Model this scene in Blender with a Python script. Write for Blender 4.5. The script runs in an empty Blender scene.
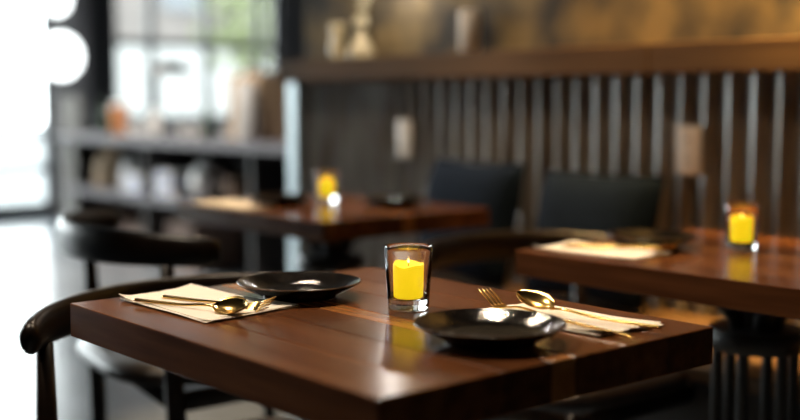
import bpy, bmesh, math, random
from mathutils import Vector, Matrix
random.seed(7)
PI = math.pi
S = bpy.context.scene
COL = S.collection
R = math.radians

# ------------------------------------------------------------------ camera
cam_d = bpy.data.cameras.new('camera')
cam = bpy.data.objects.new('camera', cam_d); COL.objects.link(cam)
cam.location = (0, 0, 1.06)
cam.rotation_euler = (PI/2 - 0.09465, 0, -0.7036)
cam_d.sensor_width = 36; cam_d.lens = 51.5; cam_d.clip_start = .05; cam_d.clip_end = 200
cam_d.dof.use_dof = True; cam_d.dof.focus_distance = 1.70; cam_d.dof.aperture_fstop = 1.4
S.camera = cam

# ------------------------------------------------------------------ world and lights
W = bpy.data.worlds.new('overcast_sky'); S.world = W; W.use_nodes = True
W.node_tree.nodes['Background'].inputs[0].default_value = (.92, .98, 1.0, 1)
W.node_tree.nodes['Background'].inputs[1].default_value = 11.0

def spot(name, loc, target, power, color, size=70, blend=.5, radius=.04):
    l = bpy.data.lights.new(name, 'SPOT'); l.energy = power; l.color = color
    l.spot_size = R(size); l.spot_blend = blend; l.shadow_soft_size = radius
    o = bpy.data.objects.new(name, l); COL.objects.link(o); o.location = loc
    o.rotation_euler = (Vector(target) - Vector(loc)).to_track_quat('-Z', 'Y').to_euler()
    return o
WARM = (1.0, .72, .42)
spot('ceiling_spot_table', (.40, 2.50, 2.85), (.95, 1.40, .75), 165, (1, .83, .64), 46)
spot('ceiling_spot_aisle', (1.78, 1.90, 2.85), (1.25, 1.20, .75), 150, (1, .78, .55), 44)
spot('ceiling_spot_far', (2.20, 3.35, 2.85), (1.05, 1.45, .75), 70, (1, .80, .58), 26)
spot('ceiling_spot_side', (2.35, 2.15, 2.85), (2.0, 1.50, .75), 210, WARM, 42)
spot('ceiling_spot_rear', (2.0, 3.5, 2.85), (2.05, 2.75, .75), 280, WARM, 46)
spot('ceiling_spot_wall', (2.50, 1.10, 2.95), (2.84, 1.20, 1.25), 1100, (1, .60, .16), 44, .8)
spot('ceiling_spot_wall_second', (2.52, 1.95, 2.95), (2.84, 1.95, 1.25), 380, (1, .60, .18), 44, .8)
spot('ceiling_spot_bench', (1.6, 1.75, 2.85), (2.8, 2.15, .95), 75, (1, .66, .36), 40)
spot('ceiling_spot_ledge', (1.75, 3.2, 2.85), (2.80, 3.20, 1.35), 95, (1, .82, .6), 48, .6)
spot('ceiling_spot_bar', (2.9, 5.3, 2.85), (3.65, 6.1, .85), 330, (1, .88, .76), 80)
spot('ceiling_spot_bar_far', (3.0, 7.4, 2.85), (3.7, 7.0, .85), 150, (1, .88, .78), 70)
lw = bpy.data.lights.new('streak_light', 'POINT'); lw.energy = 2.0; lw.color = (1, .93, .84); lw.shadow_soft_size = .011  # unseen light added above the ledge for the streak on the foreground table
lwo = bpy.data.objects.new('streak_light', lw); COL.objects.link(lwo); lwo.location = (2.72, 3.255, 1.50)

vs = S.view_settings
S.display_settings.display_device = 'sRGB'
vs.view_transform = 'Standard'; vs.look = 'None'; vs.gamma = 1; vs.use_curve_mapping = False
vs.exposure = 0.0

# ------------------------------------------------------------------ materials
MATS = {}
def mat(name, col, rough=.5, metal=0, spec=.5, col2=None, scale=8, stretch=(1, 1, 1), bump=0, bscale=60,
        trans=0, ior=1.5, emit=None, estr=0, coat=0, detail=4, rough2=None, contrast=(.35, .65), sss=0):
    m = bpy.data.materials.new(name); m.use_nodes = True; MATS[name] = m
    nt = m.node_tree; b = nt.nodes['Principled BSDF']
    def inp(k, v): b.inputs[k].default_value = v
    inp('Base Color', (*col, 1)); inp('Roughness', rough); inp('Metallic', metal); inp('Specular IOR Level', spec)
    inp('Transmission Weight', trans); inp('IOR', ior); inp('Coat Weight', coat); inp('Coat Roughness', .08)
    if sss: inp('Subsurface Weight', sss); inp('Subsurface Radius', (.02, .01, .003))
    if emit: inp('Emission Color', (*emit, 1)); inp('Emission Strength', estr)
    tc = nt.nodes.new('ShaderNodeTexCoord'); mp = nt.nodes.new('ShaderNodeMapping'); mp.inputs['Scale'].default_value = stretch
    nt.links.new(tc.outputs['Object'], mp.inputs[0])
    if col2 is not None:
        n = nt.nodes.new('ShaderNodeTexNoise'); n.inputs['Scale'].default_value = scale; n.inputs['Detail'].default_value = detail
        nt.links.new(mp.outputs[0], n.inputs['Vector'])
        rp = nt.nodes.new('ShaderNodeValToRGB')
        rp.color_ramp.elements[0].position, rp.color_ramp.elements[1].position = contrast
        rp.color_ramp.elements[0].color = (*col, 1); rp.color_ramp.elements[1].color = (*col2, 1)
        nt.links.new(n.outputs['Fac'], rp.inputs[0]); nt.links.new(rp.outputs[0], b.inputs['Base Color'])
        if rough2 is not None:
            mr = nt.nodes.new('ShaderNodeMapRange'); mr.inputs['To Min'].default_value = rough; mr.inputs['To Max'].default_value = rough2
            nt.links.new(n.outputs['Fac'], mr.inputs['Value']); nt.links.new(mr.outputs[0], b.inputs['Roughness'])
    if bump:
        n2 = nt.nodes.new('ShaderNodeTexNoise'); n2.inputs['Scale'].default_value = bscale; n2.inputs['Detail'].default_value = 3
        nt.links.new(mp.outputs[0], n2.inputs['Vector'])
        bp = nt.nodes.new('ShaderNodeBump'); bp.inputs['Strength'].default_value = bump; bp.inputs['Distance'].default_value = .004
        nt.links.new(n2.outputs['Fac'], bp.inputs['Height']); nt.links.new(bp.outputs[0], b.inputs['Normal'])
    return m

def wood(name, a, b_, rough=.25, coat=.0, axis='Y'):
    st = {'X': (1.2, 14, 14), 'Y': (14, 1.2, 14), 'Z': (14, 14, 1.2)}[axis]
    return mat(name, a, rough, col2=b_, scale=3.2, stretch=st, bump=0, detail=7, rough2=rough+.05, coat=coat, contrast=(.3, .72), spec=.3)

wood('walnut_a', (.074, .023, .007), (.155, .055, .017), .17)
wood('walnut_b', (.060, .019, .006), (.125, .044, .014), .17)
wood('walnut_c', (.086, .028, .008), (.180, .066, .020), .17)
wood('walnut_sap', (.22, .085, .022), (.38, .15, .04), .19)
wood('dark_wood', (.006, .0035, .0022), (.014, .007, .004), .30, axis='X')
wood('bench_wood', (.075, .040, .018), (.14, .078, .035), .45)
wood('ledge_wood', (.085, .044, .018), (.125, .068, .028), .7)
mat('iron', (.012, .011, .011), .45, 0, col2=(.022, .02, .019), scale=20, bump=.1)
mat('concrete_floor', (.18, .20, .22), .17, col2=(.25, .275, .30), scale=2.5, rough2=.30, bump=.02, bscale=14, spec=.20)
mat('ceiling_paint', (.05, .048, .046), .8, col2=(.06, .058, .055), scale=3)
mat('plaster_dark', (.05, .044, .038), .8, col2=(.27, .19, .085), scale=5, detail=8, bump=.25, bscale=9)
mat('wall_paint', (.05, .048, .046), .8, col2=(.065, .062, .06), scale=2)
mat('column_black', (.012, .012, .014), .5, col2=(.02, .02, .022), scale=6)
mat('grey_render', (.20, .19, .20), .7, col2=(.27, .26, .27), scale=4)
mat('steel_sheet', (.46, .45, .43), .30, .9, col2=(.15, .105, .07), scale=3.0, stretch=(1, 5, 1), detail=6, rough2=.5, bump=.08, bscale=30, contrast=(.42, .75))
mat('steel_trim', (.50, .56, .58), .34, .8, col2=(.44, .50, .52), scale=8)
mat('bar_paint', (.070, .058, .068), .5, col2=(.10, .086, .098), scale=6)
mat('bar_dark', (.035, .03, .028), .6, col2=(.05, .042, .038), scale=6)
mat('frame_dark', (.03, .033, .036), .4, col2=(.045, .048, .05), scale=9)
mat('napkin', (.80, .74, .64), .9, spec=.1, col2=(.84, .78, .68), scale=30, bump=.15, bscale=220)
mat('stoneware', (.006, .005, .0045), .07, spec=.6, col2=(.03, .02, .013), scale=90, detail=2, rough2=.10, bump=.13, bscale=210, contrast=(.58, .75))
mat('stoneware_rim', (.10, .045, .02), .25, col2=(.03, .018, .01), scale=60)
mat('brass', (.80, .53, .18), .15, 1, col2=(.73, .48, .16), scale=40, rough2=.24)
mat('glass', (1, 1, 1), 0, trans=1, ior=1.47)
mat('wax', (.95, .62, .01), .55, emit=(1, .70, .010), estr=.85, col2=(.98, .68, .02), scale=30, sss=.0)
mat('flame', (1, .6, .1), .5, emit=(1, .62, .12), estr=6, col2=(1, .7, .2), scale=20)
mat('wick', (.02, .015, .01), .9, col2=(.05, .03, .02), scale=80)
mat('navy_fabric', (.002, .006, .016), .9, spec=.1, col2=(.004, .010, .024), scale=60, bump=.3, bscale=240)
mat('seat_leather', (.022, .014, .010), .34, col2=(.032, .02, .014), scale=30, bump=.06, bscale=150)
mat('plate_plastic', (.80, .70, .60), .4, col2=(.84, .74, .64), scale=10)
mat('slot_dark', (.04, .03, .025), .6, col2=(.05, .04, .03), scale=10)
mat('cream_wax', (.72, .66, .60), .6, col2=(.76, .70, .64), scale=10)
mat('cream_ceramic', (.72, .60, .36), .3, col2=(.78, .66, .42), scale=10)
mat('petal_cream', (.75, .66, .42), .8, col2=(.80, .72, .5), scale=20)
mat('stem_brown', (.08, .06, .03), .8, col2=(.12, .09, .05), scale=20)
mat('kraft_paper', (.42, .30, .19), .8, col2=(.48, .35, .23), scale=6, bump=.1, bscale=20)
mat('white_ceramic', (.75, .74, .72), .3, col2=(.8, .79, .77), scale=8)
mat('white_paper', (.78, .78, .77), .8, col2=(.82, .82, .81), scale=8)
mat('blue_print', (.36, .42, .62), .6, col2=(.52, .56, .72), scale=12)
mat('orange_plastic', (.62, .24, .08), .4, col2=(.7, .3, .1), scale=9)
mat('brown_basket', (.10, .055, .03), .8, col2=(.16, .09, .05), scale=40, bump=.3, bscale=60)
mat('brown_carton', (.20, .12, .09), .8, col2=(.25, .16, .12), scale=5)
mat('bottle_green', (.03, .06, .03), .15, trans=.3, col2=(.04, .07, .04), scale=9)
mat('black_metal', (.012, .012, .013), .35, col2=(.018, .018, .02), scale=12)
mat('lamp_glass', (.9, .9, .88), .4, emit=(.95, 1, 1), estr=4.0, col2=(.92, .92, .9), scale=8)  # glow of the added globes that stand for bright window blobs
mat('pavement', (.11, .12, .125), .8, col2=(.14, .15, .155), scale=1.5)
mat('facade', (.085, .075, .07), .8, col2=(.11, .098, .09), scale=1.5)
mat('facade_white', (.20, .20, .195), .7, col2=(.24, .24, .235), scale=2)
mat('facade_glass', (.05, .06, .07), .15, col2=(.07, .08, .09), scale=2)
mat('leaf', (.09, .12, .04), .6, col2=(.14, .16, .07), scale=6)
mat('bark', (.06, .045, .03), .9, col2=(.09, .07, .05), scale=12)
# window glass: a thin pane that lets daylight straight through with a faint reflection
def pane_mat(name, fac, tint):
    m = bpy.data.materials.new(name); m.use_nodes = True; MATS[name] = m; nt = m.node_tree; nt.nodes.clear()
    o = nt.nodes.new('ShaderNodeOutputMaterial'); mx = nt.nodes.new('ShaderNodeMixShader')
    t = nt.nodes.new('ShaderNodeBsdfTransparent'); g = nt.nodes.new('ShaderNodeBsdfGlossy')
    t.inputs[0].default_value = (*tint, 1); g.inputs['Roughness'].default_value = .03; mx.inputs[0].default_value = fac
    nt.links.new(t.outputs[0], mx.inputs[1]); nt.links.new(g.outputs[0], mx.inputs[2]); nt.links.new(mx.outputs[0], o.inputs[0])
pane_mat('window_glass', .06, (.97, 1, .99))
def M(n): return MATS[n]

# ------------------------------------------------------------------ mesh helpers
def tag(o, label=None, cat=None, group=None, kind=None):
    if label: o['label'] = label
    if cat: o['category'] = cat
    if group: o['group'] = group
    if kind: o['kind'] = kind
    return o
def empty(name, loc=(0, 0, 0), rz=0):
    o = bpy.data.objects.new(name, None); COL.objects.link(o); o.empty_display_size = .05
    o.location = loc; o.rotation_euler = (0, 0, rz); return o
def obj(name, bm, m, parent=None, smooth=False, loc=None, rz=None):
    me = bpy.data.meshes.new(name)
    bmesh.ops.recalc_face_normals(bm, faces=bm.faces[:]); bm.to_mesh(me); bm.free()
    if isinstance(m, str): m = M(m)
    me.materials.append(m)
    if smooth:
        for p in me.polygons: p.use_smooth = True
        if smooth is not True: me.set_sharp_from_angle(angle=R(smooth))
    o = bpy.data.objects.new(name, me); COL.objects.link(o)
    if parent: o.parent = parent
    if loc is not None: o.location = loc
    if rz is not None: o.rotation_euler = (0, 0, rz)
    return o
def copy_tree(o, parent=None):
    c = o.copy(); COL.objects.link(c); c.parent = parent
    for ch in list(o.children): copy_tree(ch, c)
    return c
def box(x0, x1, y0, y1, z0, z1, bev=0, bm=None, seg=1):
    bm = bm or bmesh.new()
    vs_ = [bm.verts.new((x, y, z)) for z in (z0, z1) for y in (y0, y1) for x in (x0, x1)]
    fs = [bm.faces.new([vs_[i] for i in q]) for q in ((0, 2, 3, 1), (4, 5, 7, 6), (0, 1, 5, 4), (2, 6, 7, 3), (0, 4, 6, 2), (1, 3, 7, 5))]
    if bev:
        es = set(e for f in fs for e in f.edges)
        bmesh.ops.bevel(bm, geom=list(es), offset=bev, segments=seg, affect='EDGES', profile=.5)
    return bm
def lathe(prof, seg=32, bm=None, c=(0, 0, 0), close=False, wob=None):
    bm = bm or bmesh.new(); rings = []
    for r, z in prof:
        if r < 1e-6: rings.append([bm.verts.new((c[0], c[1], c[2] + z))])
        else: rings.append([bm.verts.new((c[0] + r*math.cos(2*PI*i/seg), c[1] + r*math.sin(2*PI*i/seg), c[2] + z + (wob(r, z, 2*PI*i/seg) if wob else 0))) for i in range(seg)])
    pairs = list(zip(rings[:-1], rings[1:])) + ([(rings[-1], rings[0])] if close else [])
    for a, b in pairs:
        if len(a) == 1 and len(b) == 1: continue
        for i in range(seg):
            j = (i+1) % seg
            if len(a) == 1: bm.faces.new((a[0], b[i], b[j]))
            elif len(b) == 1: bm.faces.new((a[i], b[0], a[j]))
            else: bm.faces.new((a[i], b[i], b[j], a[j]))
    return bm
def tube(pts, rads, seg=10, bm=None, up=(0, 0, 1), cap=True):
    """tube along pts; rads = list of r or (r_side, r_up)"""
    bm = bm or bmesh.new(); pts = [Vector(p) for p in pts]; up = Vector(up); rings = []
    for i, p in enumerate(pts):
        t = (pts[min(i+1, len(pts)-1)] - pts[max(i-1, 0)]).normalized()
        s = t.cross(up)
        if s.length < 1e-4: s = t.cross(Vector((1, 0, 0)))
        s.normalize(); u = s.cross(t).normalized()
        r = rads[i] if isinstance(rads, (list, tuple)) and not (len(rads) == 2 and len(pts) != 2) else rads
        ra, rb = r if isinstance(r, (list, tuple)) else (r, r)
        rings.append([bm.verts.new(p + s*(ra*math.cos(2*PI*k/seg)) + u*(rb*math.sin(2*PI*k/seg))) for k in range(seg)])
    for a, b in zip(rings[:-1], rings[1:]):
        for k in range(seg):
            j = (k+1) % seg; bm.faces.new((a[k], b[k], b[j], a[j]))
    if cap:
        bm.faces.new(rings[0][::-1]); bm.faces.new(rings[-1])
    return bm
def thing(name, label, cat, loc=(0, 0, 0), rz=0, group=None):
    return tag(empty(name, loc, rz), label, cat, group)
def struct(name, bm, m, parent=None, smooth=False):
    o = obj(name, bm, m, parent, smooth)
    if not parent: tag(o, kind='structure')
    return o

# ------------------------------------------------------------------ the room
struct('floor', box(-5, 8, -4, 10.2, -.1, 0), 'concrete_floor')
struct('ceiling', box(-5, 8, -4, 10.2, 3.0, 3.1), 'ceiling_paint')
struct('wall_left', box(-5.15, -5, -4, 10.2, 0, 3), 'wall_paint')
struct('wall_front', box(-5, 8, -4.15, -4, 0, 3), 'wall_paint')
struct('wall_bar', box(8, 8.15, -4, 10.2, 0, 3), 'wall_paint')

# partition with corrugated wainscot, wooden ledge and dark plaster above
WX = 2.80; Y_END = 3.955
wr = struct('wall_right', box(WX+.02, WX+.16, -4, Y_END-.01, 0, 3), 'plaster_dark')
PITCH = .08; AMP = .013
def sheet(y0, n, dx):
    bm = bmesh.new(); cols = []; k = 14
    for i in range(n*k+1):
        y = y0 + i*PITCH/k; x = WX - dx - 2*AMP*(.5 + .5*math.cos(2*PI*i/k))**1.7 + .006
        cols.append([bm.verts.new((x, y, z)) for z in (.0, 1.145)] + [bm.verts.new((x+.0015, y, z)) for z in (1.145, 0.)])
    for a, b in zip(cols[:-1], cols[1:]):
        for q in range(4): bm.faces.new((a[q], a[(q+1) % 4], b[(q+1) % 4], b[q]))
    bm.faces.new(cols[0]); bm.faces.new(cols[-1][::-1])
    return bm
ys = Y_END - .02; i = 0
while ys > -1.5:
    obj('corrugated_sheet', sheet(ys - 8*PITCH, 8, .0018*(i % 2)), 'steel_sheet', wr, 40); ys -= 8*PITCH; i += 1
obj('corner_trim', box(WX-.034, WX+.175, Y_END-.026, Y_END+.042, 0, 1.14, .004), 'steel_trim', wr)
ys = Y_END+.03
for ln in (1.9, 2.0, 2.0):
    obj('ledge_board', box(WX-.085, WX+.02, ys-ln+.003, ys, 1.140, 1.228, .004), 'ledge_wood', wr); ys -= ln
# wall outlets on the corrugated sheets
def outlet(y, z, label):
    t = thing('wall_outlet', label, 'outlet', (WX-.0225, y, z), 0, 'outlet plates on the corrugated wall')
    cp = obj('cover_plate', box(-.010, 0, -.042, .042, -.07, .07, .004, seg=2), 'plate_plastic', t, 40)
    for dz in (-.03, .03):
        s = obj('socket', lathe([(0, 0), (.016, 0), (.017, -.003), (.017, -.006)], 16), 'plate_plastic', cp)
        s.location = (-.0105, 0, dz); s.rotation_euler = (0, -PI/2, 0)
        obj('slot', box(-.0015, .0002, -.008, -.006, -.004, .006), 'slot_dark', cp).location = (-.0105, 0, dz)
        obj('slot', box(-.0015, .0002, .006, .008, -.004, .006), 'slot_dark', cp).location = (-.0105, 0, dz)
outlet(1.98, .92, 'pale outlet plate on the corrugated wall above the right table')
outlet(3.24, .92, 'pale outlet plate on the corrugated wall behind the rear table')

# far wall: glazed doors at the left, window bays beyond the bar
WY = 10.0
wb = struct('wall_back', box(-5, 8, WY, WY+.2, 2.72, 3.0), 'wall_paint')
obj('black_column', box(4.70, 4.93, WY-.12, WY+.2, 0, 2.72), 'column_black', wb)
obj('grey_pier', box(4.34, 4.70, WY, WY+.2, .0, 2.72), 'grey_render', wb)
obj('grey_pier', box(6.85, 7.05, WY, WY+.2, 0, 2.72), 'grey_render', wb)
obj('sill_wall', box(4.93, 6.85, WY, WY+.2, 0, .86), 'grey_render', wb)
obj('sill_wall', box(7.05, 8, WY, WY+.2, 0, 2.72), 'grey_render', wb)
obj('end_pier', box(-5, -2.02, WY, WY+.2, 0, 2.72), 'wall_paint', wb)
def window(n, x0, x1, z0, z1, transoms=(), bars=(), kind='window', handle=None):
    w = tag(empty(f'{kind}_{n}', (0, 0, 0)), kind='structure'); f = .05; y0, y1 = WY+.04, WY+.10
    obj('frame_stile', box(x0, x0+f, y0, y1, z0, z1, .004), 'frame_dark', w)
    obj('frame_stile', box(x1-f, x1, y0, y1, z0, z1, .004), 'frame_dark', w)
    obj('frame_rail', box(x0+f, x1-f, y0, y1, z1-f, z1, .004), 'frame_dark', w)
    obj('frame_rail', box(x0+f, x1-f, y0, y1, z0, z0+(.14 if kind == 'door' else f), .004), 'frame_dark', w)
    xs = [x0+f] + list(bars) + [x1-f]; zs = [z0+(.14 if kind == 'door' else f)] + list(transoms) + [z1-f]
    for b in bars: obj('mullion', box(b-.03, b+.03, y0, y1, zs[0], z1-f), 'frame_dark', w)
    for a, c in zip(xs[:-1], xs[1:]):
        for t in transoms: obj('transom', box(a+(.03 if a in bars else 0), c-(.03 if c in bars else 0), y0, y1, t-.032, t+.032), 'frame_dark', w)
        for p, q in zip(zs[:-1], zs[1:]):
            bm = bmesh.new(); v = [bm.verts.new(k) for k in ((a, WY+.07, p), (c, WY+.07, p), (c, WY+.07, q), (a, WY+.07, q))]; bm.faces.new(v)
            obj('pane', bm, 'window_glass', w)
    if handle: obj('door_handle', tube([(handle, y0-.04, .85), (handle, y0-.04, 1.25)], .012), 'steel_trim', w, True)
    return w
window(1, 3.45, 4.34, 0, 2.68, (.45, .75, 2.1), kind='door', handle=3.56)
window(2, 2.45, 3.43, 0, 2.68, (.45, .75, 2.1), kind='door', handle=3.32)
for n, (a, b) in enumerate(((.67, 2.43), (-1.08, .65), (-2.01, -1.1))): window(n+1, a, b, .0, 2.70, (2.1,), ((a+b)/2,))
window(4, 4.94, 6.84, .87, 2.70, (1.62,), (5.38, 6.00, 6.62))
# daylight portals fill exactly the glazed openings and only guide the sampling of the sky
def portal(x0, x1, z0, z1):
    l = bpy.data.lights.new('window_portal', 'AREA'); l.shape = 'RECTANGLE'; l.size = x1-x0; l.size_y = z1-z0
    l.cycles.is_portal = True
    o = bpy.data.objects.new('window_portal', l); COL.objects.link(o); o.location = ((x0+x1)/2, WY+.15, (z0+z1)/2)
    o.rotation_euler = (-PI/2, 0, 0)
portal(-2.02, 4.34, 0, 2.72); portal(4.93, 6.85, .86, 2.72)

# outdoors
struct('ground_street', box(-30, 40, 10.2, 60, -.25, -.12), 'pavement')
fb = thing('street_building', 'pale building across the street beyond the windows', 'building', (11.6, 24, -.12))
obj('facade_wall', box(0, 24, 0, 2.4, 2.55, 9), 'facade', fb)
obj('ground_storey', box(0, 24, 0, 2.4, 0, 2.55), 'facade_white', fb)
for k in range(7):
    w_ = obj('facade_window', box(1.5+k*3.1, 2.6+k*3.1, -.06, .02, 3.3, 5.0), 'facade_glass', fb)
tr = thing('street_tree', 'green leafy tree outside the window behind the bar', 'tree', (11.35, 17.6, -.12))
obj('trunk', tube([(0, 0, 0), (.05, 0, 1.2), (0, .05, 2.4)], [.14, .11, .08]), 'bark', tr, True)
bm = bmesh.new()
for k in range(700):
    a = random.uniform(0, 2*PI); rr = random.random()**.5; zz = random.uniform(-1, 1)
    p = Vector((1.0*rr*math.cos(a)*math.sqrt(1-zz*zz*.8), 1.1*rr*math.sin(a), 2.9+1.1*zz))
    s = .13; q = Matrix.Rotation(random.uniform(0, 6.3), 3, Vector((random.uniform(-1, 1), random.uniform(-1, 1), random.uniform(-1, 1))).normalized())
    vv = [bm.verts.new(p + q @ Vector(c)) for c in ((-s, 0, 0), (0, -s*.5, 0), (s, 0, 0), (0, s*.5, 0))]; bm.faces.new(vv)
tag(obj('crown', bm, 'leaf', tr), kind='stuff')

# ------------------------------------------------------------------ tables
TZ = .75; TH = .052
def make_base():
    """cast iron pedestal: curved brackets, collar plate, cluster of rods, crossed feet"""
    parts = []
    for a in range(4):
        r = PI/4 + a*PI/2; c, s = math.cos(r), math.sin(r)
        pts = []
        for k in range(9):
            u = k/8; d = .035 + .19*u**1.6; z = .60 + (TZ-TH-.008-.60)*(1-(1-u)**2.2)
            pts.append((c*d, s*d, z))
        parts.append(('bracket_arm', tube(pts, [.016]*9, 8), True))
        pts = [(c*.03, s*.03, .085), (c*.12, s*.12, .075), (c*.20, s*.20, .04), (c*.265, s*.265, .018)]
        parts.append(('foot', tube(pts, [(.03, .02), (.028, .018), (.025, .016), (.022, .016)], 8), True))
    parts.append(('collar_plate', lathe([(0, .562), (.094, .562), (.1, .57), (.1, .596), (.094, .604), (0, .604)], 28), 40))
    parts.append(('centre_column', lathe([(0, .60), (.034, .60), (.036, .62), (.036, TZ-TH-.012), (.07, TZ-TH-.01), (.07, TZ-TH), (0, TZ-TH)], 20), 40))
    for k in range(6):
        a = 2*PI*k/6 + .25
        parts.append(('rod', tube([(.076*math.cos(a), .076*math.sin(a), .09), (.076*math.cos(a), .076*math.sin(a), .562)], .0115, 10), 40))
    parts.append(('base_plate', lathe([(0, .06), (.098, .06), (.105, .068), (.105, .085), (.098, .092), (0, .092)], 28), 40))
    return parts
def make_table(label, x0, y0, x1, y1, layout):
    cx, cy = (x0+x1)/2, (y0+y1)/2
    t = thing('dining_table', label, 'table', (cx, cy, 0), 0, 'walnut dining tables')
    tot = sum(w for w, _ in layout); x = x0-cx
    for w, mname in layout:
        w = w/tot*(x1-x0)
        o = obj('board', box(x, x+w-.0004, y0-cy, y1-cy, TZ-TH, TZ, .0012), mname, t)
        x += w
    for nm, bm, sm in make_base(): obj(nm, bm, 'iron', t, sm)
    return t
LAY = [(.10, 'walnut_c'), (.095, 'walnut_a'), (.085, 'walnut_b'), (.044, 'walnut_sap'), (.10, 'walnut_a'), (.09, 'walnut_c'), (.108, 'walnut_b')]
T1 = (.740, .9075, 1.339, 1.6596); T2 = (1.72, .90, 2.345, 1.655); T3 = (1.74, 2.36, 2.345, 3.10)
make_table('walnut dining table in the foreground with two black plates and a candle', *T1, LAY)
make_table('walnut dining table at the right beside the bench and outlet', *T2, LAY[::-1])
make_table('walnut dining table at the rear near the metal corner post', *T3, LAY)

# ------------------------------------------------------------------ tableware
def plate(x, y, label):
    t = thing('dinner_plate', label, 'plate', (x, y, TZ), random.uniform(0, 6), 'black stoneware plates'); t.scale = (1.015, 1.015, .82)
    prof = [(0, .004), (.050, .004), (.052, .0005), (.058, .0005), (.060, .006), (.075, .014), (.090, .023), (.0965, .0285)]
    inn = [(.0955, .0315), (.090, .0285), (.080, .0225), (.070, .0165), (.060, .0125), (.045, .0105), (.02, .010), (0, .010)]
    obj('dish', lathe(prof + inn, 64), 'stoneware', t, 60)
    obj('rim', lathe([(.0965, .0284), (.0975, .030), (.0968, .0318), (.0955, .0316)], 64, close=True), 'stoneware_rim', t, True)
    return t
plate(1.046, 1.481, 'black glazed plate on the foreground table nearest the curved chair')
plate(1.034, 1.039, 'black glazed plate on the foreground table in front of the gold spoon')
plate(1.99, 1.512, 'black glazed plate on the right table behind its napkin')
plate(1.95, 2.86, 'black glazed plate on the rear table left of its candle')
plate(2.20, 2.62, 'black glazed plate on the rear table right of its candle')

def candle(x, y, label, lite=False):
    t = thing('candle_glass', label, 'candle', (x, y, TZ), random.uniform(0, 6), 'yellow candles in clear glasses')
    H = .096
    prof = [(0, .0005), (.028, .0005), (.0305, .003), (.0312, .008), (.0365, H-.002), (.0360, H), (.0352, H-.001), (.0345, H-.006), (.0298, .020), (.0275, .0165), (0, .0160)]
    obj('glass_tumbler', lathe(prof, 48), 'glass', t, 60)
    def wob(r, z, a): return (.0014*math.sin(2*a+1) + .0009*math.sin(5*a)) if z > .05 else 0
    w_ = obj('wax_pillar', lathe([(0, .0170), (.0225, .0170), (.0232, .0185), (.0236, .0640), (.0228, .0655), (.016, .0630), (0, .0615)], 40, wob=wob), 'wax', t, 50)
    obj('wick', tube([(0, 0, .061), (.0004, 0, .0668)], .0007, 6), 'wick', w_)
    obj('flame', lathe([(0, .0662), (.0018, .0674), (.0023, .0690), (.0012, .0714), (0, .0735)], 12), 'flame', w_, True)
    return t
candle(1.106, 1.284, 'yellow candle in a clear glass at the centre of the foreground table')
candle(2.084, 1.352, 'yellow candle in a clear glass on the right table')
candle(2.110, 2.836, 'yellow candle in a clear glass on the rear table')

def napkin(corners, label, seed):
    """folded paper napkin: three slightly fanned layers over a quad of corners (metres)"""
    rnd = random.Random(seed); c = [Vector((*p, 0)) for p in corners]; ctr = sum(c, Vector())/4
    t = thing('paper_napkin', label, 'napkin', (ctr.x, ctr.y, TZ), 0, 'folded paper napkins')
    n = 10
    for L in range(3):
        bm = bmesh.new(); ang = (0, .035, -.03)[L]; sc = (1, .985, .96)[L]
        off = Vector((rnd.uniform(-.004, .004), rnd.uniform(-.004, .004), 0)); ph = rnd.uniform(0, 6)
        gr = []
        for i in range(n+1):
            row = []
            for j in range(n+1):
                u, v = i/n, j/n
                p = (c[0]*(1-u)+c[1]*u)*(1-v) + (c[3]*(1-u)+c[2]*u)*v - ctr
                p = Matrix.Rotation(ang, 3, 'Z') @ (p*sc) + off
                edge = max(abs(u-.5), abs(v-.5))*2
                z = .0010 + L*.0011 + .0016*max(0, math.sin(7*u+5*v+ph))*edge**2
                cu, cv = (1-u)*(1-v), u*(1-v)
                z += (.008*cu**6 if L == 0 else 0) + (.004*max(0, cv)**4 if L == 2 else 0)
                row.append((p.x, p.y, z))
            gr.append(row)
        top = [[bm.verts.new((x, y, z+.0008)) for x, y, z in r] for r in gr]
        bot = [[bm.verts.new((x, y, z)) for x, y, z in r] for r in gr]
        for i in range(n):
            for j in range(n):
                bm.faces.new((top[i][j], top[i+1][j], top[i+1][j+1], top[i][j+1]))
                bm.faces.new((bot[i][j], bot[i][j+1], bot[i+1][j+1], bot[i+1][j]))
        for k in range(n):
            for a, b in (((k, 0), (k+1, 0)), ((k+1, n), (k, n)), ((0, k+1), (0, k)), ((n, k), (n, k+1))):
                bm.faces.new((top[a[0]][a[1]], bot[a[0]][a[1]], bot[b[0]][b[1]], top[b[0]][b[1]]))
        obj('paper_layer', bm, 'napkin', t, 40)
    return t
napkin([(.814, 1.635), (.947, 1.660), (.990, 1.400), (.817, 1.377)], 'cream napkin under gold cutlery beside the left plate in the foreground', 1)
napkin([(1.158, .958), (1.285, .950), (1.268, 1.190), (1.150, 1.200)], 'cream napkin under gold cutlery at the right end of the foreground table', 2)
napkin([(1.760, 1.640), (1.890, 1.650), (1.925, 1.410), (1.785, 1.395)], 'cream napkin with cutlery on the right table', 3)
napkin([(1.760, 3.060), (1.900, 3.060), (1.900, 2.800), (1.765, 2.790)], 'cream napkin on the rear table at the corner nearest the bar', 4)

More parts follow.
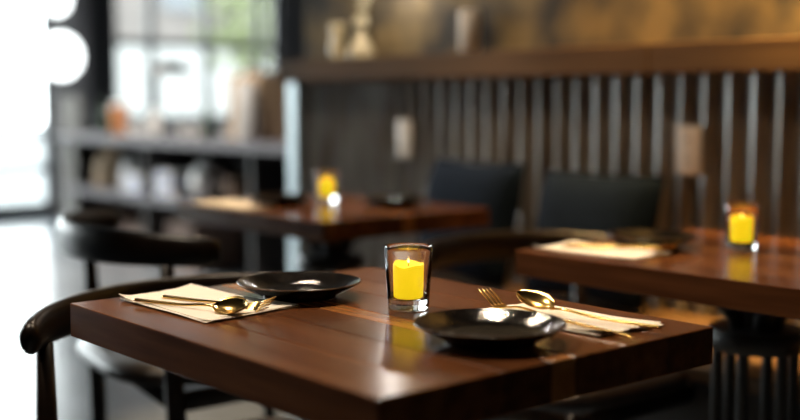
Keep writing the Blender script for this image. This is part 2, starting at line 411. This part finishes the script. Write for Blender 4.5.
def interp(pts, k=6):
    out = []
    P = [Vector(p) for p in pts]; P = [2*P[0]-P[1]] + P + [2*P[-1]-P[-2]]
    for i in range(1, len(P)-2):
        for q in range(k):
            t = q/k; a, b, c, d = P[i-1:i+3]
            out.append(.5*((2*b) + (c-a)*t + (2*a-5*b+4*c-d)*t*t + (3*b-a-3*c+d)*t**3))
    out.append(P[-2]); return out
def handle_mesh(pts, r_end, r_neck):
    P = interp(pts); n = len(P)
    rad = []
    for i in range(n):
        u = i/(n-1); r = r_end*(1-u) + r_neck*u
        if i == 0: r *= .6
        rad.append((r*1.05, r*.8))
    return tube(P, rad, 10)
def frame_pts(origin, direction):
    """local frame: +x along the tool from handle end to tip"""
    return origin, math.atan2(direction[1], direction[0])
def spoon(end, tip, label, roll=0, z=.004, lift=.010):
    d = Vector((tip[0]-end[0], tip[1]-end[1])); L = d.length
    t = thing('spoon', label, 'spoon', (end[0], end[1], TZ+z), math.atan2(d.y, d.x), 'gold cutlery'); t.rotation_euler.x = roll
    bl = .064; hn = L-bl
    obj('handle', handle_mesh([(0, 0, .0035), (.04, 0, .0035), (hn*.6, 0, .004), (hn*.85, 0, .0082), (hn*.97, 0, .0085), (hn+.008, 0, .0062)], .0031, .0020), 'brass', t, True)
    bm = bmesh.new(); nu, nv = 16, 12; G = []
    for side in (0, 1):
        g = []
        for i in range(nu+1):
            u = i/nu; x = hn + .001 + bl*u
            w = .0215*(math.sin(PI*min(1, max(0, .5*(1-math.cos(PI*u))*.0 + u)))**.62)*(1-.12*u) if 0 < u < 1 else .0004
            row = []
            for j in range(nv+1):
                v = -1 + 2*j/nv
                depth = .0090*(math.sin(PI*u)**.8)*(1-v*v) if 0 < u < 1 else 0
                row.append(bm.verts.new((x, w*v, .0095 + lift*u*.6 - depth + (.0011 if side else 0) + .0012*v*v)))
            g.append(row)
        G.append(g)
    for i in range(nu):
        for j in range(nv):
            bm.faces.new((G[1][i][j], G[1][i+1][j], G[1][i+1][j+1], G[1][i][j+1]))
            bm.faces.new((G[0][i][j], G[0][i][j+1], G[0][i+1][j+1], G[0][i+1][j]))
        bm.faces.new((G[0][i][0], G[0][i+1][0], G[1][i+1][0], G[1][i][0]))
        bm.faces.new((G[0][i][nv], G[1][i][nv], G[1][i+1][nv], G[0][i+1][nv]))
    obj('bowl', bm, 'brass', t, True)
    return t
def fork(end, tip, label, z=.004, lift=.014, roll=0):
    d = Vector((tip[0]-end[0], tip[1]-end[1])); L = d.length
    t = thing('fork', label, 'fork', (end[0], end[1], TZ+z), math.atan2(d.y, d.x), 'gold cutlery'); t.rotation_euler.x = roll
    hl = .058; hn = L-hl
    obj('handle', handle_mesh([(0, 0, .0035), (.04, 0, .0035), (hn*.6, 0, .005), (hn*.88, 0, .0095), (hn+.004, 0, .0062)], .0031, .0020), 'brass', t, True)
    def prof(u): return .0062 - .0035*math.sin(PI*min(1, u*1.6)) + lift*max(0, u-.3)**1.4*1.6
    bm = bmesh.new(); rows = []
    for i in range(7):
        u = i/6*.42; w = .0028 + (.0118-.0028)*math.sin(PI/2*min(1, i/4.5))
        rows.append([bm.verts.new((hn + hl*u, s*w, prof(u)+q)) for q, s in ((0, -1), (0, 1), (.0016, 1), (.0016, -1))])
    for a, b in zip(rows[:-1], rows[1:]):
        for q in range(4): bm.faces.new((a[q], a[(q+1) % 4], b[(q+1) % 4], b[q]))
    bm.faces.new(rows[0]); bm.faces.new(rows[-1][::-1])
    hd = obj('head', bm, 'brass', t, 40)
    for k in range(4):
        y = -.0102 + .0068*k
        pts = [(hn + hl*(.42 + .58*q/6), y*(1+.06*q/6), prof(.42+.58*q/6)+.0008) for q in range(7)]
        obj('tine', tube(pts, [.0016, .0016, .0015, .0014, .0013, .0012, .0007], 8), 'brass', hd, True)
    return t
spoon((.812, 1.588), (.889, 1.380), 'gold spoon on the napkin left of the left plate', roll=R(30), z=.0045, lift=.008)
fork((.862, 1.590), (.930, 1.372), 'gold fork with raised tines on the napkin left of the left plate', roll=R(36), z=.004, lift=.014)
spoon((1.232, .915), (1.208, 1.150), 'gold spoon behind the right plate in the foreground', roll=R(-18), z=.008, lift=.026)
fork((1.172, .915), (1.196, 1.214), 'gold fork half hidden behind the right plate', lift=.02)
spoon((1.80, 1.60), (1.905, 1.385), 'gold spoon on the napkin of the right table', roll=R(-10))
fork((1.84, 1.62), (1.950, 1.400), 'gold fork on the napkin of the right table')

# ------------------------------------------------------------------ chairs with a bent back rail (local: faces +y, rail apex at -y)
def make_chair():
    t = empty('elbow_chair')
    a, b = .38, .36; N = 36; TM = R(65)
    pts, rad = [], []
    for i in range(N+1):
        th = -TM + 2*TM*i/N; u = abs(th)/TM
        pts.append((a*math.sin(th), -b*math.cos(th), .680 + .004*(1-u*u)))
        hh = .038 - .010*u**2; tt = .014 + .006*u**3
        if i in (0, N): hh *= .70; tt *= .66
        elif i in (1, N-1): hh *= .95; tt *= .94
        rad.append((tt, hh))
    obj('back_rail', tube(pts, rad, 18), 'dark_wood', t, True)
    # rear posts rise to the rail, front legs stop at the seat
    for s in (-1, 1):
        obj('leg', tube([(s*.300, -.215, 0), (s*.292, -.225, .25), (s*.285, -.232, .44), (s*.282, -.241, .655)], [.015, .021, .020, .0145], 12), 'dark_wood', t, True)
        obj('leg', tube([(s*.25, .215, 0), (s*.235, .20, .25), (s*.225, .19, .40)], [.013, .018, .016], 12), 'dark_wood', t, True)
        obj('side_rail', tube([(s*.285, -.23, .375), (s*.228, .19, .375)], [(.010, .022), (.010, .022)], 10), 'dark_wood', t, True)
    obj('cross_rail', tube([(-.285, -.23, .375), (.285, -.23, .375)], [(.010, .022), (.010, .022)], 10), 'dark_wood', t, True)
    obj('cross_rail', tube([(-.225, .19, .375), (.225, .19, .375)], [(.010, .022), (.010, .022)], 10), 'dark_wood', t, True)
    bm = bmesh.new(); seg = 40; rings = []
    def ring(sc, z, dip=0):
        r = []
        for k in range(seg):
            q = 2*PI*k/seg; c, s = math.cos(q), math.sin(q); e = .62
            r.append(bm.verts.new((sc*.272*math.copysign(abs(c)**e, c)*(1-.06*s), -.05 + sc*.272*math.copysign(abs(s)**e, s), z)))
        return r
    for sc, z in ((.0, .395), (.9, .395), (.98, .402), (1.0, .416), (.97, .430), (.85, .438), (.55, .434), (.0, .431)):
        rings.append([bm.verts.new((0, -.05, z))] if sc == 0 else ring(sc, z))
    for p, q in zip(rings[:-1], rings[1:]):
        for k in range(seg):
            j = (k+1) % seg
            if len(p) == 1: bm.faces.new((p[0], q[k], q[j]))
            elif len(q) == 1: bm.faces.new((p[k], q[0], p[j]))
            else: bm.faces.new((p[k], q[k], q[j], p[j]))
    obj('seat', bm, 'seat_leather', t, True)
    return t
ch = make_chair()
spots = [((1.055, 1.598), PI, 'dark chair with curved back rail at the left end of the foreground table'),
         ((1.50, 2.43), -R(100), 'dark curved-back chair drawn up to the front of the rear table'),
         ((2.040, 1.760), PI, 'dark curved-back chair between the right table and the rear table')]
for k, (p, rz, lab) in enumerate(spots):
    c = ch if k == 0 else copy_tree(ch)
    c.location = (*p, 0); c.rotation_euler = (0, 0, rz); c.scale = (1.09,)*3 if k == 1 else (1,)*3; tag(c, lab, 'chair', 'dark curved-back chairs')

# ------------------------------------------------------------------ bench and pillows
bn = thing('wall_bench', 'long wooden bench along the corrugated wall', 'bench', (2.48, .8, 0))
for k, (a, b) in enumerate(((-.28, -.145), (-.143, -.008), (-.006, .13), (.132, .275))):
    obj('seat_board', box(a, b, -2.2, 2.28, .415, .45, .003), 'bench_wood', bn)
obj('front_panel', box(-.25, -.23, -2.2, 2.26, 0, .415), 'bar_dark', bn)
for y in (-2.2, -.7, .8, 2.24): obj('support', box(-.23, .27, y-.02, y+.02, 0, .415), 'bar_dark', bn)
def pillow(y0, y1, h, label):
    w = y1-y0; t = thing('throw_pillow', label, 'pillow', (2.735, (y0+y1)/2, .452), 0, 'navy pillows on the bench')
    bm = bmesh.new(); n = 16; sides = []
    for sd in (1, -1):
        g = []
        for i in range(n+1):
            row = []
            for j in range(n+1):
                u, v = -1+2*i/n, -1+2*j/n
                pin = 1 - .05*(1-abs(u))*abs(v) ; pin2 = 1 - .06*(1-abs(v))*abs(u)
                th = .075*((1-u**4)*(1-v**4))**.55
                row.append(bm.verts.new((sd*th, u*w/2*pin2, h/2 + v*h/2*pin)))
            g.append(row)
        sides.append(g)
    for s, g in enumerate(sides):
        for i in range(n):
            for j in range(n): bm.faces.new((g[i][j], g[i+1][j], g[i+1][j+1], g[i][j+1]))
    bmesh.ops.remove_doubles(bm, verts=bm.verts[:], dist=1e-5)
    o = obj('cushion', bm, 'navy_fabric', t, True); o.rotation_euler = (0, R(14), 0); o.location = (-.155, 0, .018)
    pp = [(0, w/2*s*(1-.0), h/2+q*h/2) for s, q in ((-1, -1), (1, -1), (1, 1), (-1, 1), (-1, -1))]
    obj('piping', tube(pp, .004, 6), 'navy_fabric', o, True)
    return t
pillow(2.535, 2.96, .40, 'navy pillow on the bench behind the rear table')
pillow(1.99, 2.44, .385, 'navy pillow on the bench behind the right table')

# ------------------------------------------------------------------ things on the ledge
LZ = 1.228; LX = WX-.035
v = thing('ceramic_vase', 'small pale vase with a pinched waist on the ledge', 'vase', (LX, 3.637, LZ))
obj('body', lathe([(0, 0), (.030, 0), (.033, .01), (.034, .05), (.028, .08), (.027, .095), (.033, .12), (.034, .132), (.030, .137), (.026, .130), (.022, .095), (0, .09)], 28), 'cream_ceramic', v, 50)
v = thing('flower_flask', 'pale flask with a dried flower on the ledge', 'vase', (LX, 3.49, LZ))
obj('body', lathe([(0, 0), (.050, 0), (.053, .008), (.048, .03), (.030, .062), (.018, .085), (.014, .10), (.016, .108), (.011, .108), (.010, .09), (0, .085)], 28), 'cream_ceramic', v, 50)
st_ = obj('stem', tube([(0, 0, .08), (.004, .003, .16), (.0, -.01, .26)], .003, 6), 'stem_brown', v)
for (dy, dz, r) in ((0, .135, .030), (-.012, .20, .020), (-.035, .245, .03), (.02, .262, .026)):
    f_ = obj('flower_head', lathe([(0, -r), (r*.7, -r*.7), (r, 0), (r*.7, r*.7), (0, r)], 12), 'petal_cream', st_, True); f_.location = (0, dy, dz)
v = thing('pillar_candle', 'cream pillar candle standing on the wooden ledge', 'candle', (LX, 2.886, LZ))
wb_ = obj('wax_body', lathe([(0, 0), (.036, 0), (.038, .003), (.038, .138), (.034, .143), (.015, .138), (0, .137)], 28), 'cream_wax', v, 50)
obj('wick', tube([(0, 0, .135), (.001, 0, .152)], .0012, 6), 'wick', wb_)

# ------------------------------------------------------------------ back bar beyond the partition
BX = 3.5
bar = thing('bar_counter', 'grey bar counter with an open shelf beyond the partition', 'counter', (BX, 6.1, 0))
BY0, BY1 = -1.98, 1.93
obj('counter_top', box(0, .55, BY0, BY1, .775, .835, .004), 'bar_paint', bar)
obj('shelf_board', box(.01, .52, BY0+.03, BY1-.03, .405, .455, .003), 'bar_paint', bar)
obj('back_panel', box(.52, .545, BY0, BY1, .0, .775), 'bar_dark', bar)
for y in (BY0, -.65, .62, BY1-.03):
    obj('upright', box(.03, .52, y, y+.03, 0, .405), 'bar_dark', bar); obj('upright', box(.03, .52, y, y+.03, .455, .775), 'bar_dark', bar)
def cpanel(y0, y1, z0, z1):
    bm = bmesh.new(); cols = []; n = int((y1-y0)/.0075)
    for i in range(n+1):
        y = y0 + (y1-y0)*i/n; x = .03 - .012*math.cos(2*PI*i/10)
        cols.append([bm.verts.new(p) for p in ((x, y, z0), (x, y, z1), (x+.003, y, z1), (x+.003, y, z0))])
    for a, b in zip(cols[:-1], cols[1:]):
        for q in range(4): bm.faces.new((a[q], a[(q+1) % 4], b[(q+1) % 4], b[q]))
    bm.faces.new(cols[0]); bm.faces.new(cols[-1][::-1])
    return bm
obj('corrugated_panel', cpanel(1.62, 1.90, .455, .775), 'steel_sheet', bar, 40)
obj('corrugated_panel', cpanel(1.62, 1.90, .0, .405), 'steel_sheet', bar, 40)
obj('corrugated_panel', cpanel(1.50, 1.90, .835, 1.10), 'steel_sheet', bar, 40)

def simple(name, label, cat, loc, parts, rz=0, group=None):
    t = thing(name, label, cat, loc, rz, group)
    for nm, bm, m, sm in parts: obj(nm, bm, m, t, sm)
    return t
CZ = .835; SZ = .455
def bottle(y, x, h, r, m, label, z=CZ):
    simple('bottle', label, 'bottle', (BX+x, y, z), [
        ('body', lathe([(0, 0), (r*.92, 0), (r, .01), (r, h*.55), (r*.8, h*.64), (r*.35, h*.74), (r*.32, h*.94), (0, h*.94)], 20), m, 50),
        ('cap', lathe([(0, h*.94), (r*.36, h*.94), (r*.36, h), (0, h)], 14), 'black_metal', 50)], group='bottles on the bar')
bottle(7.52, .14, .26, .035, 'bottle_green', 'dark green bottle standing near the far end of the bar')
bottle(6.62, .06, .20, .036, 'white_ceramic', 'white squat bottle on the bar beside the black lamp')
bottle(6.05, .10, .24, .032, 'bottle_green', 'dark green bottle on the bar between lamp and carton')
simple('orange_canister', 'orange canister on the bar left of the black lamp', 'canister', (BX+.12, 7.24, CZ),
       [('body', lathe([(0, 0), (.055, 0), (.058, .005), (.058, .19), (0, .19)], 24), 'orange_plastic', 50), ('lid', lathe([(0, .19), (.06, .19), (.06, .215), (.02, .222), (0, .222)], 24), 'white_ceramic', 50)])
simple('serving_tray', 'white tray of cups at the far end of the bar', 'tray', (BX+.32, 7.25, CZ),
       [('tray_dish', box(-.12, .12, -.2, .2, 0, .02, .006), 'white_ceramic', None)])
for k, (y, x) in enumerate(((7.02, .10), (6.86, .10), (6.36, .12), (6.20, .12), (5.84, .12))):
    simple('cup', ('white cup on the bar nearest the orange canister', 'white cup on the bar behind the squat bottle', 'white cup on the bar just right of the black lamp', 'white cup on the bar left of the green bottle', 'white cup on the bar beside the carton')[k], 'cup', (BX+x, y, CZ),
           [('body', lathe([(0, 0), (.028, 0), (.040, .075), (.037, .075), (.026, .006), (0, .006)], 20), 'white_ceramic', 50),
            ('handle', tube([(0, .036, .06), (0, .058, .055), (0, .06, .03), (0, .032, .022)], .005, 8), 'white_ceramic', True)], group='white cups on the bar')
lp = thing('desk_lamp', 'black lamp with a domed shade standing on the bar', 'lamp', (BX+.15, 6.757, CZ))
obj('base', lathe([(0, 0), (.075, 0), (.075, .015), (.02, .022), (0, .022)], 24), 'black_metal', lp, 50)
obj('stem', tube([(0, 0, .02), (0, 0, .42), (0, -.03, .46), (0, -.19, .475)], [.016, .016, .014, .012], 10), 'black_metal', lp, True)
s_ = obj('shade', lathe([(0, .075), (.05, .07), (.11, .045), (.15, 0), (.146, 0), (.105, .04), (.05, .063), (0, .067)], 28), 'black_metal', lp, 50); s_.location = (0, -.19, .405)
simple('carton_box', 'tan paper carton standing upright on the bar by the partition', 'box', (BX+.24, 5.68, CZ),
       [('body', box(-.12, .12, -.14, .14, 0, .38, .004), 'kraft_paper', None), ('flap', box(-.12, .12, -.14, .0, .38, .392, .002), 'kraft_paper', None)], .1)
simple('paper_roll', 'white paper roll standing in front of the tan carton', 'paper roll', (BX+.06, 5.54, CZ),
       [('roll', lathe([(.02, 0), (.055, 0), (.056, .004), (.056, .33), (.055, .335), (.02, .335)], 24, close=True), 'white_paper', 50), ('core', lathe([(.017, .001), (.02, .001), (.02, .337), (.017, .337)], 16, close=True), 'kraft_paper', 50)])
# lower shelf
simple('paper_sack', 'cream paper sack on the lower bar shelf, leftmost', 'bag', (BX+.2, 7.50, SZ),
       [('sack_body', lathe([(0, 0), (.12, 0), (.14, .05), (.13, .16), (.09, .22), (.05, .25), (0, .24)], 18, wob=lambda r, z, a: .01*math.sin(3*a)*(z > .05)), 'kraft_paper', 50),
        ('sack_top', lathe([(.03, .235), (.07, .29), (.06, .29), (.02, .24)], 18, close=True), 'kraft_paper', 50)])
simple('water_jug', 'white jug on the lower bar shelf beside the paper sack', 'jug', (BX+.12, 7.10, SZ),
       [('body', lathe([(0, 0), (.06, 0), (.07, .04), (.06, .12), (.045, .17), (.055, .21), (.05, .21), (.04, .17), (0, .16)], 24), 'white_ceramic', 50),
        ('handle', tube([(0, -.05, .18), (0, -.10, .17), (0, -.10, .08), (0, -.062, .06)], .009, 8), 'white_ceramic', True)])
for k in range(5):
    simple('printed_box', ('bottom blue printed box in the left stack on the lower shelf', 'upper blue printed box in the left stack on the lower shelf', 'bottom blue printed box in the right stack on the lower shelf', 'middle blue printed box in the right stack on the lower shelf', 'topmost blue printed box in the right stack on the lower shelf')[k], 'box',
           (BX+.14, (6.915, 6.905, 6.51, 6.515, 6.505)[k], SZ+(0, .066, 0, .056, .112)[k]),
           [('body', box(-.1, .1, -.095, .095, 0, (.065, .06, .055, .055, .05)[k], .002), ('blue_print', 'white_paper', 'white_paper', 'blue_print', 'white_paper')[k], None),
            ('label_band', box(-.1012, -.1, -.07, .07, .012, .042), ('white_paper', 'blue_print', 'blue_print', 'white_paper', 'blue_print')[k], None)], group='printed boxes on the lower shelf')
simple('ceramic_jar', 'round white jar on the lower bar shelf', 'jar', (BX+.16, 6.15, SZ),
       [('body', lathe([(0, 0), (.07, 0), (.105, .05), (.115, .12), (.095, .18), (.06, .205), (0, .205)], 28), 'white_ceramic', 50),
        ('lid', lathe([(0, .205), (.065, .205), (.06, .22), (.015, .23), (.018, .25), (0, .255)], 24), 'white_ceramic', 50)])
simple('storage_basket', 'brown woven basket on the lower bar shelf by the partition', 'basket', (BX+.22, 5.76, SZ),
       [('body', lathe([(0, 0), (.15, 0), (.17, .14), (.162, .14), (.145, .01), (0, .01)], 28), 'brown_basket', 50),
        ('rim_band', lathe([(.158, .138), (.174, .138), (.174, .155), (.158, .155)], 28, close=True), 'brown_basket', 50)])
for k, (y, h, w) in enumerate(((7.4, .28, .15), (6.98, .22, .17), (6.35, .3, .16))):
    simple('storage_carton', ('brown carton on the floor under the bar below the paper sack', 'brown carton on the floor under the bar below the jug', 'brown carton on the floor under the bar below the printed boxes')[k], 'box', (BX+.25, y, 0),
           [('body', box(-.18, .18, -w, w, 0, h, .003), 'brown_carton', None), ('tape', box(-.181, .18, -.03, .03, h, h+.001), 'kraft_paper', None)], group='cartons under the bar')
# glowing globes added to stand in for bright window blobs near the doors
def globe(x, y, z, r, label):
    t = thing('window_blob', label, 'lamp', (x, y, 3.0), 0, 'white glowing stand-ins for window blobs by the doors')
    cd_ = obj('cord', tube([(0, 0, -.02), (0, 0, z+r*1.05-3.0)], .006, 6), 'black_metal', t)
    obj('canopy', lathe([(0, 0), (.06, 0), (.055, -.02), (0, -.03)], 18), 'black_metal', t, 50)
    g = obj('globe', lathe([(r*math.sin(PI*k/14)*1.0, -1.12*r*math.cos(PI*k/14)) for k in range(15)], 24), 'lamp_glass', t, True); g.location = (0, 0, z-3.0)
globe(4.13, 9.3, 1.44, .17, 'large glowing white globe standing in for a bright window blob near the glazed doors')
globe(4.06, 9.2, 1.90, .11, 'small glowing white teardrop standing in for a bright window blob above the large globe')
